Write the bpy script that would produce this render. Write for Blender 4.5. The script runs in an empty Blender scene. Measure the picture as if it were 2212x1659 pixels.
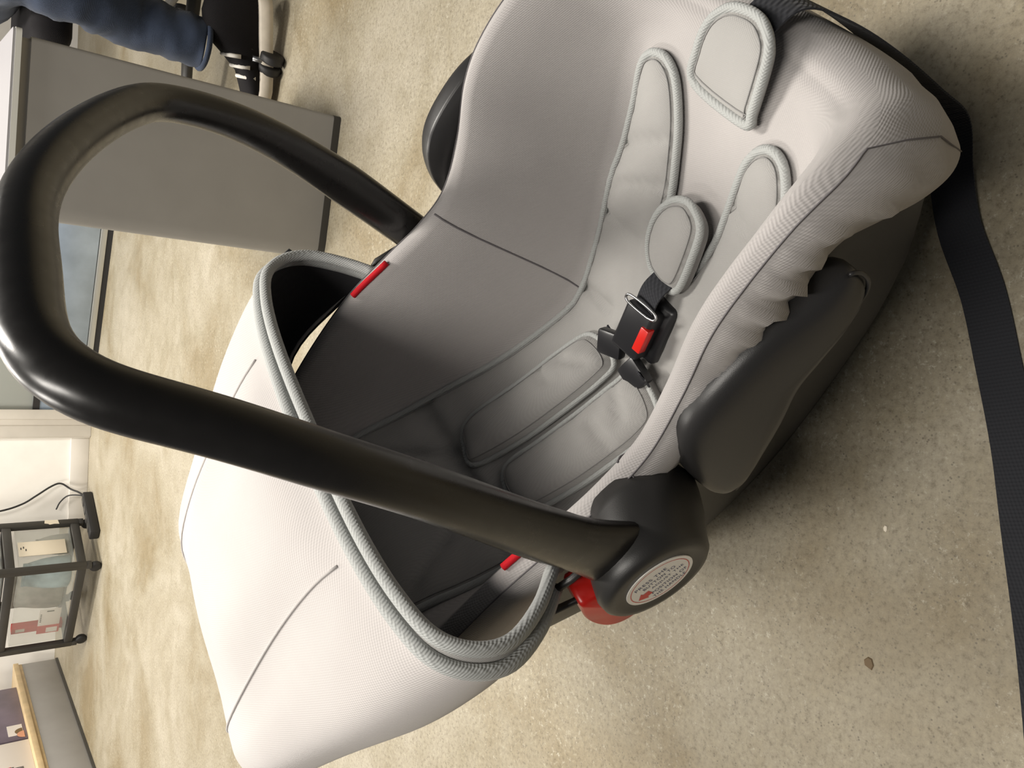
import bpy, bmesh, math, random
from mathutils import Vector, Matrix
from mathutils.geometry import delaunay_2d_cdt

random.seed(7)
S = bpy.context.scene
COL = S.collection

# ------------------------------------------------------------------ camera
# a phone held sideways: the top of the room is on the left of the picture
CAM_H, PITCH, ROLL = 0.7411, 0.66883, -0.03766
cam_d = bpy.data.cameras.new('camera')
cam_d.sensor_fit = 'HORIZONTAL'; cam_d.sensor_width = 36.0
cam_d.lens = 1685.19 / 2212 * 36.0
cam_d.clip_start = 0.02; cam_d.clip_end = 60
cam = bpy.data.objects.new('camera', cam_d); COL.objects.link(cam)
fw = Vector((0, math.cos(PITCH), -math.sin(PITCH)))
rt0 = Vector((1, 0, 0)); up0 = Vector((0, math.sin(PITCH), math.cos(PITCH)))
rt = math.cos(ROLL) * rt0 - math.sin(ROLL) * up0
up = math.sin(ROLL) * rt0 + math.cos(ROLL) * up0
X, Y, Z = -up, rt, -fw
cam.matrix_world = Matrix(((X.x, Y.x, Z.x, 0), (X.y, Y.y, Z.y, 0), (X.z, Y.z, Z.z, CAM_H), (0, 0, 0, 1)))
S.camera = cam

# ------------------------------------------------------------------ world and lights
w = bpy.data.worlds.new('world'); S.world = w; w.use_nodes = True
w.node_tree.nodes['Background'].inputs[0].default_value = (0.93, 0.96, 1.0, 1)
w.node_tree.nodes['Background'].inputs[1].default_value = 0.06

def area(name, loc, tgt, sx, sy, energy, col=(1, 0.95, 0.875)):
    d = bpy.data.lights.new(name, 'AREA'); d.shape = 'RECTANGLE'; d.size = sx; d.size_y = sy
    d.energy = energy; d.color = col
    o = bpy.data.objects.new(name, d); COL.objects.link(o); o.location = loc
    o.rotation_euler = (Vector(tgt) - Vector(loc)).to_track_quat('-Z', 'Y').to_euler()
    return o
area('unseen_ceiling_light', (0.50, 1.70, 2.5), (0.50, 1.70, 0), 0.30, 1.2, 66)
area('unseen_ceiling_light', (-0.7, 3.6, 2.5), (-0.7, 3.6, 0), 1.2, 0.30, 74)
area('unseen_ceiling_light', (1.9, 3.4, 2.5), (1.9, 3.4, 0), 1.2, 0.30, 12)
area('unseen_ceiling_light', (-1.7, 2.2, 2.5), (-1.7, 2.2, 0), 0.30, 1.2, 40)
area('unseen_ceiling_light', (-0.50, 0.10, 2.5), (-0.50, 0.10, 0), 0.30, 1.2, 34)  # near-side fill, added to brighten the near floor; no fixture in view
S.view_settings.view_transform = 'Standard'
S.view_settings.look = 'None'
S.view_settings.gamma = 1.0
S.view_settings.exposure = 0.14
S.view_settings.use_curve_mapping = False

# ------------------------------------------------------------------ materials
def new_mat(name):
    m = bpy.data.materials.new(name); m.use_nodes = True
    nt = m.node_tree; b = nt.nodes['Principled BSDF']
    return m, nt, b
def N(nt, t, **kw):
    n = nt.nodes.new(t)
    for k, v in kw.items():
        if hasattr(n, k): setattr(n, k, v)
        else: n.inputs[k].default_value = v
    return n
def plain(name, col, rough=0.5, spec=0.5, bump=0, bscale=300, var=0.0, metal=0.0, vscale=12):
    m, nt, b = new_mat(name)
    b.inputs['Base Color'].default_value = (*col, 1); b.inputs['Roughness'].default_value = rough
    b.inputs['Specular IOR Level'].default_value = spec; b.inputs['Metallic'].default_value = metal
    tc = N(nt, 'ShaderNodeTexCoord')
    if var:
        n = N(nt, 'ShaderNodeTexNoise'); n.inputs['Scale'].default_value = vscale; n.inputs['Detail'].default_value = 5
        nt.links.new(tc.outputs['Object'], n.inputs['Vector'])
        r = N(nt, 'ShaderNodeValToRGB')
        r.color_ramp.elements[0].position = 0.3; r.color_ramp.elements[1].position = 0.7
        r.color_ramp.elements[0].color = (*[c * (1 - var) for c in col], 1)
        r.color_ramp.elements[1].color = (*[min(1, c * (1 + var)) for c in col], 1)
        nt.links.new(n.outputs['Fac'], r.inputs['Fac']); nt.links.new(r.outputs['Color'], b.inputs['Base Color'])
    if bump:
        n = N(nt, 'ShaderNodeTexNoise'); n.inputs['Scale'].default_value = bscale; n.inputs['Detail'].default_value = 2
        nt.links.new(tc.outputs['Object'], n.inputs['Vector'])
        bp = N(nt, 'ShaderNodeBump'); bp.inputs['Strength'].default_value = bump; bp.inputs['Distance'].default_value = 0.0006
        nt.links.new(n.outputs['Fac'], bp.inputs['Height']); nt.links.new(bp.outputs['Normal'], b.inputs['Normal'])
    return m
def fabric(name, col, pitch=0.0015, strength=0.30, sheen=0.15, var=0.05):
    m, nt, b = new_mat(name)
    b.inputs['Roughness'].default_value = 0.85; b.inputs['Specular IOR Level'].default_value = 0.15
    b.inputs['Sheen Weight'].default_value = sheen; b.inputs['Sheen Roughness'].default_value = 0.5
    tc = N(nt, 'ShaderNodeTexCoord')
    def wave(rot):
        mp = N(nt, 'ShaderNodeMapping'); mp.inputs['Rotation'].default_value = rot
        nt.links.new(tc.outputs['Object'], mp.inputs['Vector'])
        wv = N(nt, 'ShaderNodeTexWave'); wv.inputs['Scale'].default_value = 0.314159 / pitch
        wv.inputs['Distortion'].default_value = 0.4; wv.inputs['Detail'].default_value = 1
        nt.links.new(mp.outputs['Vector'], wv.inputs['Vector']); return wv
    w1 = wave((0.3, 0.5, 0.6)); w2 = wave((-0.4, 0.7, -0.9))
    ad = N(nt, 'ShaderNodeMath', operation='ADD')
    nt.links.new(w1.outputs['Fac'], ad.inputs[0]); nt.links.new(w2.outputs['Fac'], ad.inputs[1])
    nz = N(nt, 'ShaderNodeTexNoise'); nz.inputs['Scale'].default_value = 9; nz.inputs['Detail'].default_value = 4
    nt.links.new(tc.outputs['Object'], nz.inputs['Vector'])
    r = N(nt, 'ShaderNodeValToRGB')
    r.color_ramp.elements[0].position = 0.3; r.color_ramp.elements[1].position = 0.7
    r.color_ramp.elements[0].color = (*[c * (1 - var) for c in col], 1)
    r.color_ramp.elements[1].color = (*[c * (1 + var) for c in col], 1)
    nt.links.new(nz.outputs['Fac'], r.inputs['Fac'])
    mx = N(nt, 'ShaderNodeMix', data_type='RGBA', blend_type='MULTIPLY'); mx.inputs[0].default_value = 0.05
    nt.links.new(r.outputs['Color'], mx.inputs[6]); nt.links.new(w1.outputs['Fac'], mx.inputs[7])
    nt.links.new(mx.outputs[2], b.inputs['Base Color'])
    bp = N(nt, 'ShaderNodeBump'); bp.inputs['Strength'].default_value = strength; bp.inputs['Distance'].default_value = 0.0005
    nt.links.new(ad.outputs[0], bp.inputs['Height']); nt.links.new(bp.outputs['Normal'], b.inputs['Normal'])
    return m
M = {}
M['fabric'] = fabric('grey_twill', (0.425, 0.402, 0.392))
M['hoodfab'] = fabric('pale_hood_twill', (0.53, 0.50, 0.485), strength=0.25)
M['insert'] = fabric('insert_grey', (0.355, 0.346, 0.333), pitch=0.0012, strength=0.25)
M['piping'] = fabric('grey_piping', (0.40, 0.41, 0.40), pitch=0.0018, strength=0.5)
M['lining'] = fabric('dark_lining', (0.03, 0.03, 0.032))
M['seam'] = plain('seam_thread', (0.16, 0.15, 0.155), 0.9, 0.1)
M['stitch'] = plain('grey_thread', (0.24, 0.235, 0.23), 0.9, 0.1)
M['seamlight'] = plain('seam_crease', (0.46, 0.435, 0.42), 0.9, 0.1)
M['red'] = plain('red_cord', (0.55, 0.012, 0.02), 0.8, 0.2, 0.4, 900)
M['redplastic'] = plain('red_plastic', (0.62, 0.018, 0.012), 0.32, 0.5)
M['shell'] = plain('black_shell', (0.028, 0.027, 0.027), 0.48, 0.5, 0.25, 1500)
M['handle'] = plain('black_handle', (0.013, 0.012, 0.0115), 0.30, 0.5)
def scuff(m):
    nt = m.node_tree; b = nt.nodes['Principled BSDF']; tc = N(nt, 'ShaderNodeTexCoord'); mp = N(nt, 'ShaderNodeMapping')
    mp.inputs['Scale'].default_value = (30, 30, 30); nt.links.new(tc.outputs['Object'], mp.inputs['Vector'])
    n = N(nt, 'ShaderNodeTexNoise'); n.inputs['Scale'].default_value = 3.0; n.inputs['Detail'].default_value = 6; nt.links.new(mp.outputs['Vector'], n.inputs['Vector'])
    r = N(nt, 'ShaderNodeValToRGB'); r.color_ramp.elements[0].position = 0.35; r.color_ramp.elements[1].position = 0.75
    r.color_ramp.elements[0].color = (0.26, 0.26, 0.26, 1); r.color_ramp.elements[1].color = (0.36, 0.36, 0.36, 1)
    nt.links.new(n.outputs['Fac'], r.inputs['Fac']); nt.links.new(r.outputs['Color'], b.inputs['Roughness'])
scuff(M['handle'])
M['hub'] = plain('black_hub', (0.022, 0.021, 0.020), 0.42, 0.5, 0.1, 1500)
M['buckle'] = plain('black_buckle', (0.016, 0.016, 0.018), 0.35, 0.5)
M['steel'] = plain('steel', (0.6, 0.6, 0.6), 0.3, 0.5, metal=1.0)
M['webbing'] = fabric('black_webbing', (0.032, 0.033, 0.038), pitch=0.0024, strength=0.8, sheen=0.1)
M['sticker'] = plain('sticker_white', (0.84, 0.81, 0.76), 0.4)
M['stickred'] = plain('sticker_red', (0.62, 0.05, 0.04), 0.5)
M['ink'] = plain('sticker_ink', (0.06, 0.07, 0.16), 0.6)

# concrete floor
def concrete():
    m, nt, b = new_mat('concrete_floor')
    L = nt.links
    tc = N(nt, 'ShaderNodeTexCoord')
    def noise(scale, det, rough=0.6, dist=0.0):
        n = N(nt, 'ShaderNodeTexNoise'); n.inputs['Scale'].default_value = scale; n.inputs['Detail'].default_value = det
        n.inputs['Roughness'].default_value = rough; n.inputs['Distortion'].default_value = dist
        L.new(tc.outputs['Object'], n.inputs['Vector']); return n
    def ramp(src, stops):
        r = N(nt, 'ShaderNodeValToRGB'); e = r.color_ramp.elements
        while len(e) < len(stops): e.new(0.5)
        for i, (p, c) in enumerate(stops):
            e[i].position = p; e[i].color = (*c, 1)
        L.new(src, r.inputs['Fac']); return r
    def mix(a, bb, fac, mode='MIX', f=1.0):
        x = N(nt, 'ShaderNodeMix', data_type='RGBA', blend_type=mode)
        if fac is None: x.inputs[0].default_value = f
        else: L.new(fac, x.inputs[0])
        for s, i in ((a, 6), (bb, 7)):
            if isinstance(s, tuple): x.inputs[i].default_value = (*s, 1)
            else: L.new(s, x.inputs[i])
        return x.outputs[2]
    big = noise(2.3, 5, 0.6, 0.5)
    base = ramp(big.outputs['Fac'], [(0.34, (0.24, 0.192, 0.115)), (0.49, (0.315, 0.275, 0.198)), (0.64, (0.38, 0.34, 0.265))])
    med = noise(16, 6, 0.75, 0.3)
    medr = ramp(med.outputs['Fac'], [(0.30, (0.80, 0.78, 0.72)), (0.55, (1, 1, 1)), (0.75, (1.06, 1.06, 1.05))])
    c = mix(base.outputs['Color'], medr.outputs['Color'], None, 'MULTIPLY', 0.75)
    fine = noise(150, 5, 0.75)
    finer = ramp(fine.outputs['Fac'], [(0.30, (0.50, 0.47, 0.41)), (0.47, (1, 1, 1)), (0.72, (1.3, 1.3, 1.27))])
    c = mix(c, finer.outputs['Color'], None, 'MULTIPLY', 0.8)
    # worn pale flecks near the laitance, in patches
    fl = noise(110, 8, 0.85); pat = noise(4.1, 4)
    flr = ramp(fl.outputs['Fac'], [(0.55, (0, 0, 0)), (0.62, (1, 1, 1))])
    patr = ramp(pat.outputs['Fac'], [(0.40, (0.06, 0.06, 0.06)), (0.58, (1, 1, 1))])
    fm = mix(flr.outputs['Color'], patr.outputs['Color'], None, 'MULTIPLY', 1.0)
    c = mix(c, (0.52, 0.48, 0.38), fm)
    # dark pits
    v = N(nt, 'ShaderNodeTexVoronoi'); v.inputs['Scale'].default_value = 230; v.inputs['Randomness'].default_value = 1.0; L.new(tc.outputs['Object'], v.inputs['Vector'])
    pr = ramp(v.outputs['Distance'], [(0.10, (0.8, 0.8, 0.8)), (0.30, (0, 0, 0))])
    pn = noise(38, 2); pnr = ramp(pn.outputs['Fac'], [(0.48, (0, 0, 0)), (0.58, (1, 1, 1))])
    pm = mix(pr.outputs['Color'], pnr.outputs['Color'], None, 'MULTIPLY', 1.0)
    c = mix(c, (0.13, 0.11, 0.08), pm)
    st = noise(5.2, 5, 0.6, 1.2)
    sr = ramp(st.outputs['Fac'], [(0.26, (0.62, 0.56, 0.44)), (0.36, (1, 1, 1))])
    c = mix(c, sr.outputs['Color'], None, 'MULTIPLY', 0.35)
    L.new(c, b.inputs['Base Color'])
    rr = ramp(med.outputs['Fac'], [(0.3, (0.42,) * 3), (0.7, (0.62,) * 3)])
    L.new(rr.outputs['Color'], b.inputs['Roughness'])
    b.inputs['Specular IOR Level'].default_value = 0.4
    bp = N(nt, 'ShaderNodeBump'); bp.inputs['Strength'].default_value = 0.25; bp.inputs['Distance'].default_value = 0.002
    L.new(fine.outputs['Fac'], bp.inputs['Height']); L.new(bp.outputs['Normal'], b.inputs['Normal'])
    return m
M['floor'] = concrete()

# ------------------------------------------------------------------ helpers
def link(name, me, mat, parent=None, smooth=True):
    o = bpy.data.objects.new(name, me); COL.objects.link(o)
    if mat is not None: me.materials.append(M[mat] if isinstance(mat, str) else mat)
    if smooth:
        for p in me.polygons: p.use_smooth = True
    if parent is not None: o.parent = parent
    return o
def mesh(name, vs, fs, mat, parent=None, smooth=True, fix=True):
    me = bpy.data.meshes.new(name)
    if fix:
        bm = bmesh.new()
        vv = [bm.verts.new(v) for v in vs]
        for f in fs:
            try: bm.faces.new([vv[i] for i in f])
            except ValueError: pass
        bmesh.ops.remove_doubles(bm, verts=bm.verts, dist=1e-6)
        bmesh.ops.recalc_face_normals(bm, faces=bm.faces)
        bm.to_mesh(me); bm.free()
    else:
        me.from_pydata([tuple(v) for v in vs], [], fs)
    return link(name, me, mat, parent, smooth)
def empty(name, loc=(0, 0, 0), rz=0, label=None, cat=None, group=None):
    o = bpy.data.objects.new(name, None); COL.objects.link(o)
    o.location = loc; o.rotation_euler = (0, 0, rz); o.empty_display_size = 0.05
    return tag(o, label, cat, group)
def tag(o, label=None, cat=None, group=None, kind=None):
    if label: o['label'] = label
    if cat: o['category'] = cat
    if group: o['group'] = group
    if kind: o['kind'] = kind
    return o
def lerp(a, b, t): return a + (b - a) * t
def interp(tab, x):
    if x <= tab[0][0]: return tab[0][1]
    for (x0, y0), (x1, y1) in zip(tab, tab[1:]):
        if x <= x1:
            t = (x - x0) / (x1 - x0); return y0 + (y1 - y0) * t
    return tab[-1][1]
def cat_rom(pts, per=8, closed=False):
    P = [Vector(p) for p in pts]; n = len(P); out = []
    rng = range(n) if closed else range(n - 1)
    for i in rng:
        a = P[(i - 1) % n] if closed or i > 0 else 2 * P[0] - P[1]
        b = P[i]; c = P[(i + 1) % n]
        d = P[(i + 2) % n] if closed or i + 2 < n else 2 * P[-1] - P[-2]
        for k in range(per):
            t = k / per
            out.append(0.5 * ((2 * b) + (c - a) * t + (2 * a - 5 * b + 4 * c - d) * t * t + (-a + 3 * b - 3 * c + d) * t ** 3))
    if not closed: out.append(P[-1].copy())
    return out
class Smooth:
    """smooth 1-d table (Catmull-Rom, uniform resample by x)"""
    def __init__(s, tab):
        pts = cat_rom([(a, b, 0) for a, b in tab], 10); s.t = [(p.x, p.y) for p in pts]
    def __call__(s, x): return interp(s.t, x)
def tube_data(pts, r, n=10, closed=False, ref=None, cap=True, flat=1.0):
    """r: float or list of (r) / (ra, rb); ref: fixed side vector"""
    P = [Vector(p) for p in pts]; m = len(P); vs = []; fs = []
    prev = None
    for i in range(m):
        if closed: T = (P[(i + 1) % m] - P[i - 1]).normalized()
        else: T = (P[min(i + 1, m - 1)] - P[max(i - 1, 0)]).normalized()
        if ref is not None:
            B = Vector(ref); B = (B - T * B.dot(T)).normalized()
        else:
            if prev is None:
                B = T.orthogonal().normalized()
            else:
                B = (prev - T * prev.dot(T)).normalized()
            prev = B
        Nn = T.cross(B)
        ri = r[i] if isinstance(r, (list, tuple)) else r
        ra, rb = ri if isinstance(ri, (list, tuple)) else (ri, ri * flat)
        for k in range(n):
            a = 2 * math.pi * k / n
            vs.append(P[i] + B * (ra * math.cos(a)) + Nn * (rb * math.sin(a)))
    for i in range(m if closed else m - 1):
        j = (i + 1) % m
        for k in range(n):
            fs.append((i * n + k, i * n + (k + 1) % n, j * n + (k + 1) % n, j * n + k))
    if cap and not closed:
        fs.append(tuple(range(n))); fs.append(tuple((m - 1) * n + k for k in range(n)))
    return vs, fs
def tube(name, pts, r, mat, parent, n=10, closed=False, ref=None, flat=1.0):
    vs, fs = tube_data(pts, r, n, closed, ref, True, flat)
    return mesh(name, vs, fs, mat, parent)
def grid_faces(rows, cols, closed_c=False, closed_r=False):
    fs = []
    for i in range(rows if closed_r else rows - 1):
        for k in range(cols if closed_c else cols - 1):
            i2 = (i + 1) % rows; k2 = (k + 1) % cols
            fs.append((i * cols + k, i * cols + k2, i2 * cols + k2, i2 * cols + k))
    return fs
def loft(name, rows, mat, parent, closed_c=False, caps=False):
    cols = len(rows[0]); vs = [v for r in rows for v in r]
    fs = grid_faces(len(rows), cols, closed_c)
    if caps:
        fs.append(tuple(range(cols))); fs.append(tuple((len(rows) - 1) * cols + k for k in range(cols)))
    return mesh(name, vs, fs, mat, parent)
def box_data(c, s, bev=0.0, seg=2, rot=None):
    bm = bmesh.new(); bmesh.ops.create_cube(bm, size=1)
    for v in bm.verts: v.co = Vector((v.co.x * s[0], v.co.y * s[1], v.co.z * s[2]))
    if bev: bmesh.ops.bevel(bm, geom=bm.edges[:], offset=bev, segments=seg, affect='EDGES', profile=0.5)
    mt = Matrix.Translation(Vector(c)) @ (rot.to_4x4() if rot is not None else Matrix.Identity(4))
    bm.transform(mt)
    return bm
def bm_obj(name, bm, mat, parent=None, smooth=True):
    me = bpy.data.meshes.new(name); bmesh.ops.recalc_face_normals(bm, faces=bm.faces); bm.to_mesh(me); bm.free()
    o = link(name, me, mat, parent, smooth)
    if smooth:
        try: me.set_sharp_from_angle(angle=math.radians(38))
        except Exception: pass
    return o
def box(name, c, s, mat, parent=None, bev=0.0, seg=2, rot=None):
    return bm_obj(name, box_data(c, s, bev, seg, rot), mat, parent, smooth=bev > 0)
def seg_dist(p, a, b):
    ab = b - a; l = ab.length_squared
    t = max(0, min(1, (p - a).dot(ab) / l)) if l > 0 else 0
    return (p - (a + ab * t)).length
def inside(p, poly):
    c = False; n = len(poly); j = n - 1
    for i in range(n):
        a, b = poly[i], poly[j]
        if (a.y > p.y) != (b.y > p.y) and p.x < (b.x - a.x) * (p.y - a.y) / (b.y - a.y) + a.x: c = not c
        j = i
    return c
def pad(name, outline, base, thick, mat, parent, step=0.006, edge=0.010, creases=(), per=6, wob=0.0, mapf=None, pipe=None, pipe_mat='piping', pipe_lift=0.4, smooth_outline=True, drop=0.004, pipe_skip=None, stitch=0.0062):
    """puffy cushion whose plan outline lies on the surface base(x, y); thickness thick(x, y)"""
    if smooth_outline: ol = [Vector((p.x, p.y)) for p in cat_rom([(a, b, 0) for a, b in outline], per, True)]
    else: ol = [Vector(p) for p in outline]
    n = len(ol)
    xs = [p.x for p in ol]; ys = [p.y for p in ol]
    pts = list(ol); x = min(xs); row = 0
    while x < max(xs):
        y = min(ys) + (step / 2 if row % 2 else 0)
        while y < max(ys):
            p = Vector((x, y))
            if inside(p, ol) and min(seg_dist(p, ol[i], ol[(i + 1) % n]) for i in range(n)) > step * 0.55: pts.append(p)
            y += step
        x += step; row += 1
    vo, eo, fo, *_ = delaunay_2d_cdt(pts, [(i, (i + 1) % n) for i in range(n)], [], 1, 1e-6)
    th = thick if callable(thick) else (lambda x, y: thick)
    vs = []
    for v in vo:
        d = min(seg_dist(v, ol[i], ol[(i + 1) % n]) for i in range(n))
        h = th(v.x, v.y) * (1 - math.exp(-d / edge)) if d > 1e-5 else 0
        for (a, b, wd, dep) in creases:
            q = seg_dist(v, Vector(a), Vector(b)); h -= dep * math.exp(-(q / wd) ** 2) * min(1, d / 0.006)
        if wob: h += wob * math.sin(v.x * 170 + 2.5 * math.sin(v.y * 90)) * math.sin(v.y * 120 + v.x * 60) * min(1, d / 0.01)
        z = base(v.x, v.y) + h
        vs.append(Vector((v.x, v.y, z)))
    # skirt
    nb = len(vs); fs = [tuple(f) for f in fo]
    idx = []
    for p in ol:
        k = min(range(len(vo)), key=lambda i: (vo[i] - p).length_squared); idx.append(k)
        vs.append(Vector((p.x, p.y, base(p.x, p.y) - drop)))
    for i in range(n):
        j = (i + 1) % n
        if idx[i] != idx[j]: fs.append((idx[i], idx[j], nb + j, nb + i))
    if mapf: vs = [mapf(v) for v in vs]
    o = mesh(name, vs, fs, mat, parent)
    if stitch:
        so = []
        for i in range(n):
            t_ = (ol[(i + 1) % n] - ol[i - 1]).normalized(); nn = Vector((-t_.y, t_.x)); c_ = ol[i] + nn * stitch
            if not inside(c_, ol): c_ = ol[i] - nn * stitch
            h = th(c_.x, c_.y) * (1 - math.exp(-stitch / edge)); so.append(Vector((c_.x, c_.y, base(c_.x, c_.y) + h + 0.0003)))
        if mapf: so = [mapf(v) for v in so]
        tube('stitching', so, 0.00055, 'stitch', o, 6, True)
    if pipe:
        pl = [Vector((p.x, p.y, base(p.x, p.y) + pipe * pipe_lift)) for p in ol]
        if pipe_skip is not None: pl = [p for p in pl if not pipe_skip(p)]
        if mapf: pl = [mapf(v) for v in pl]
        tube('piping', pl, pipe, pipe_mat, o, 8, closed=pipe_skip is None)
    return o

# ------------------------------------------------------------------ floor
bm = bmesh.new()
bmesh.ops.create_grid(bm, x_segments=2, y_segments=2, size=4.0)
for v in bm.verts: v.co.y += 2.0
fl = bm_obj('floor', bm, 'floor', None, smooth=False); tag(fl, 'worn beige concrete floor', 'floor', kind='structure')

# ================================================================== infant car seat
SEAT = empty('infant_car_seat', (0.0066, 0.5678, 0), -0.69756,
             'grey infant car seat with black carrying handle, hood folded back and harness', 'car seat')

# rim of the padded cover, near half: x (towards the foot end), half width, height
RIM = [(-0.335, 0.0, 0.425), (-0.325, 0.07, 0.425), (-0.29, 0.125, 0.425), (-0.23, 0.157, 0.42), (-0.15, 0.169, 0.405), (-0.06, 0.172, 0.381),
       (0.0, 0.172, 0.353), (0.04, 0.171, 0.335), (0.085, 0.170, 0.324), (0.14, 0.170, 0.334), (0.19, 0.171, 0.350), (0.23, 0.172, 0.352),
       (0.28, 0.170, 0.341), (0.308, 0.163, 0.322), (0.326, 0.144, 0.294), (0.336, 0.11, 0.265), (0.341, 0.06, 0.251), (0.342, 0.0, 0.248)]
def rim_loop(per=4):
    half = RIM
    near = [(x, -wd, z) for x, wd, z in half]
    far = [(x, wd, z) for x, wd, z in reversed(half)]
    return cat_rom(near + far[1:-1], per, True)
ZS = Smooth([(-0.36, 0.43), (-0.27, 0.405), (-0.20, 0.355), (-0.15, 0.288), (-0.11, 0.242), (-0.06, 0.190), (0.0, 0.150), (0.035, 0.141),
             (0.1, 0.158), (0.17, 0.188), (0.20, 0.197), (0.24, 0.216), (0.29, 0.241), (0.33, 0.249), (0.37, 0.243), (0.40, 0.22)])
def zs(x, y): return ZS(x) + 0.5 * y * y
SK = Smooth([(-0.36, 0.34), (-0.2, 0.335), (-0.06, 0.325), (0.0, 0.318), (0.045, 0.287), (0.10, 0.278), (0.2, 0.285), (0.26, 0.288), (0.285, 0.262),
             (0.305, 0.222), (0.322, 0.180), (0.336, 0.14), (0.345, 0.125)])
LOOP = rim_loop(9); NL = len(LOOP)
def plan_normal(i):
    t = LOOP[(i + 1) % NL] - LOOP[i - 1]; t.z = 0; t.normalize()
    return Vector((t.y, -t.x, 0))
NRM = [plan_normal(i) for i in range(NL)]
if sum(NRM[i].dot(Vector((LOOP[i].x, LOOP[i].y, 0))) for i in range(NL)) < 0: NRM = [-v for v in NRM]

def wrinkle(p):
    return 0.0022 * math.sin(p.x * 95 + 3 * math.sin(p.z * 60)) * (0.4 + 0.6 * math.sin(p.x * 23 + 1) ** 2)
rows = []
for off, fr in ((0.004, -0.02), (0.012, 0.0), (0.019, 0.22), (0.0235, 0.5), (0.021, 0.75), (0.0135, 0.92), (0.006, 0.985), (0.0, 1.0)):
    r = []
    for i, p in enumerate(LOOP):
        sk = SK(p.x); z = lerp(sk, p.z, fr) if fr >= 0 else sk - 0.003
        foot = max(0, min(1, (p.x - 0.27) / 0.07))
        o_ = off * (1 + 0.25 * foot) if fr < 0.95 else off
        q = p + NRM[i] * o_
        if 0.02 < fr < 0.9 and p.x > 0.1 and abs(p.y) > 0.1:
            q += NRM[i] * wrinkle(Vector((p.x, p.y, z))) * 1.2
            ga = math.exp(-((p.x - 0.235) / 0.045) ** 2) * (1 - fr)
            q += NRM[i] * 0.0075 * ga * math.sin(p.x * 330 + fr * 2.2 + p.y * 9)
        r.append(Vector((q.x, q.y, z)))
    rows.append(r)
VA = 0.36
for v in (0.03, 0.07, 0.12, 0.18, 0.24, 0.30, 0.36, 0.42, 0.48, 0.56, 0.66, 0.78, 0.9, 1.0):
    r = []
    for i, p in enumerate(LOOP):
        sp = Vector((max(-0.22, min(0.27, p.x)), 0, 0))
        q = p.lerp(sp, v)
        t = min(1, v / VA); s_ = t * t * (3 - 2 * t)
        s_ = 0.35 * t + 0.65 * s_
        zz = p.z + (zs(q.x, q.y) - p.z) * s_
        if v < 0.08: zz -= 0.001
        r.append(Vector((q.x, q.y, zz)))
    rows.append(r)
OUT = rows[:8]
COVER = loft('seat_cover', rows, 'fabric', SEAT, closed_c=True)

def surf(i, v):
    """point on the inner wall"""
    p = LOOP[i % NL]; sp = Vector((max(-0.22, min(0.27, p.x)), 0, 0)); q = p.lerp(sp, v)
    t = min(1, v / VA); s_ = 0.35 * t + 0.65 * t * t * (3 - 2 * t)
    return Vector((q.x, q.y, p.z + (zs(q.x, q.y) - p.z) * s_))
def loop_at(x, near):
    c = [i for i in range(NL) if (LOOP[i].y < 0) == near and abs(LOOP[i].y) > 0.1]
    return min(c, key=lambda i: abs(LOOP[i].x - x))
# stitched seams: one all round the rim, one across each side wall
sd_ = [i for i in range(NL) if LOOP[i].x < 0.312]
k0 = max(i for i in sd_ if LOOP[i].y < 0); k1 = min(i for i in sd_ if LOOP[i].y > 0 and LOOP[i].x > 0.25)
down_n = [OUT[max(0, 5 - k)][k0 + 1 + 2 * k] + NRM[k0 + 1 + 2 * k] * 0.0005 for k in range(5)]
down_f = [OUT[max(0, 5 - k)][k1 - 1 - 2 * k] + NRM[k1 - 1 - 2 * k] * 0.0005 for k in range(5)]
ring = [OUT[5][i % NL] + Vector((0, 0, 0.0004)) + NRM[i % NL] * 0.0003 for i in range(k1, k0 + NL + 1)]
tube('rim_seam', list(reversed(down_f)) + ring + down_n, 0.0006, 'seam', COVER, 6)
for near in (True, False):
    i0 = loop_at(0.062, near); tgt = loop_at(0.03, near)
    pts = []
    for k in range(12):
        v = k / 11 * 0.42
        a = surf(i0, v); b = surf(tgt, v); pts.append(a.lerp(b, (k / 11) ** 1.2) + Vector((0, 0, 0.0006)))
    tube('wall_seam', pts, 0.0010, 'seam', COVER, 6)
    # outer short seam down to the handle boss
    dk = 1 if near else -1
    tube('side_seam', [OUT[5 - k][i0 - dk * k] + NRM[i0] * 0.0004 for k in range(5)], 0.0006, 'seam', COVER, 6)
    # red cord tab on the seam
    a0, a1 = (-0.046, 0.002)
    idx = sorted([i for i in range(NL) if a0 <= LOOP[i].x <= a1 and (LOOP[i].y < 0) == near and abs(LOOP[i].y) > 0.1], key=lambda i: LOOP[i].x)
    tube('red_cord_tab', [LOOP[i] + Vector((0, 0, 0.002)) + NRM[i] * 0.001 for i in idx], 0.0032, 'red', COVER, 8)

# ------------------------------------------------------------------ shell
rows = []
def rock(x): return 0.004 + 1.05 * (x - 0.02) ** 2
levels = [(1.0, 0.997, 0.004), (0.93, 0.99, 0.006), (0.8, 0.965, 0.003), (0.6, 0.92, 0), (0.4, 0.865, 0), (0.22, 0.80, 0), (0.08, 0.735, 0), (0.0, 0.68, 0)]
for fr, sc, off in levels:
    r = []
    for i, p in enumerate(LOOP):
        xx = 0.02 + (p.x - 0.02) * lerp(0.80, 1.0, fr ** 0.7); yy = p.y * sc
        zb = rock(xx); top = SK(p.x) + 0.008
        top = min(top, 0.30) if p.x > 0.24 else top
        z = lerp(zb, top, fr)
        q = Vector((xx, yy, z)) + NRM[i] * off
        r.append(q)
    rows.append(r)
c_ = []
for i, p in enumerate(LOOP):
    xx = 0.02 + (p.x - 0.02) * 0.75; c_.append(Vector((xx, p.y * 0.3, rock(xx) - 0.003)))
rows.append(c_)
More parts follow.
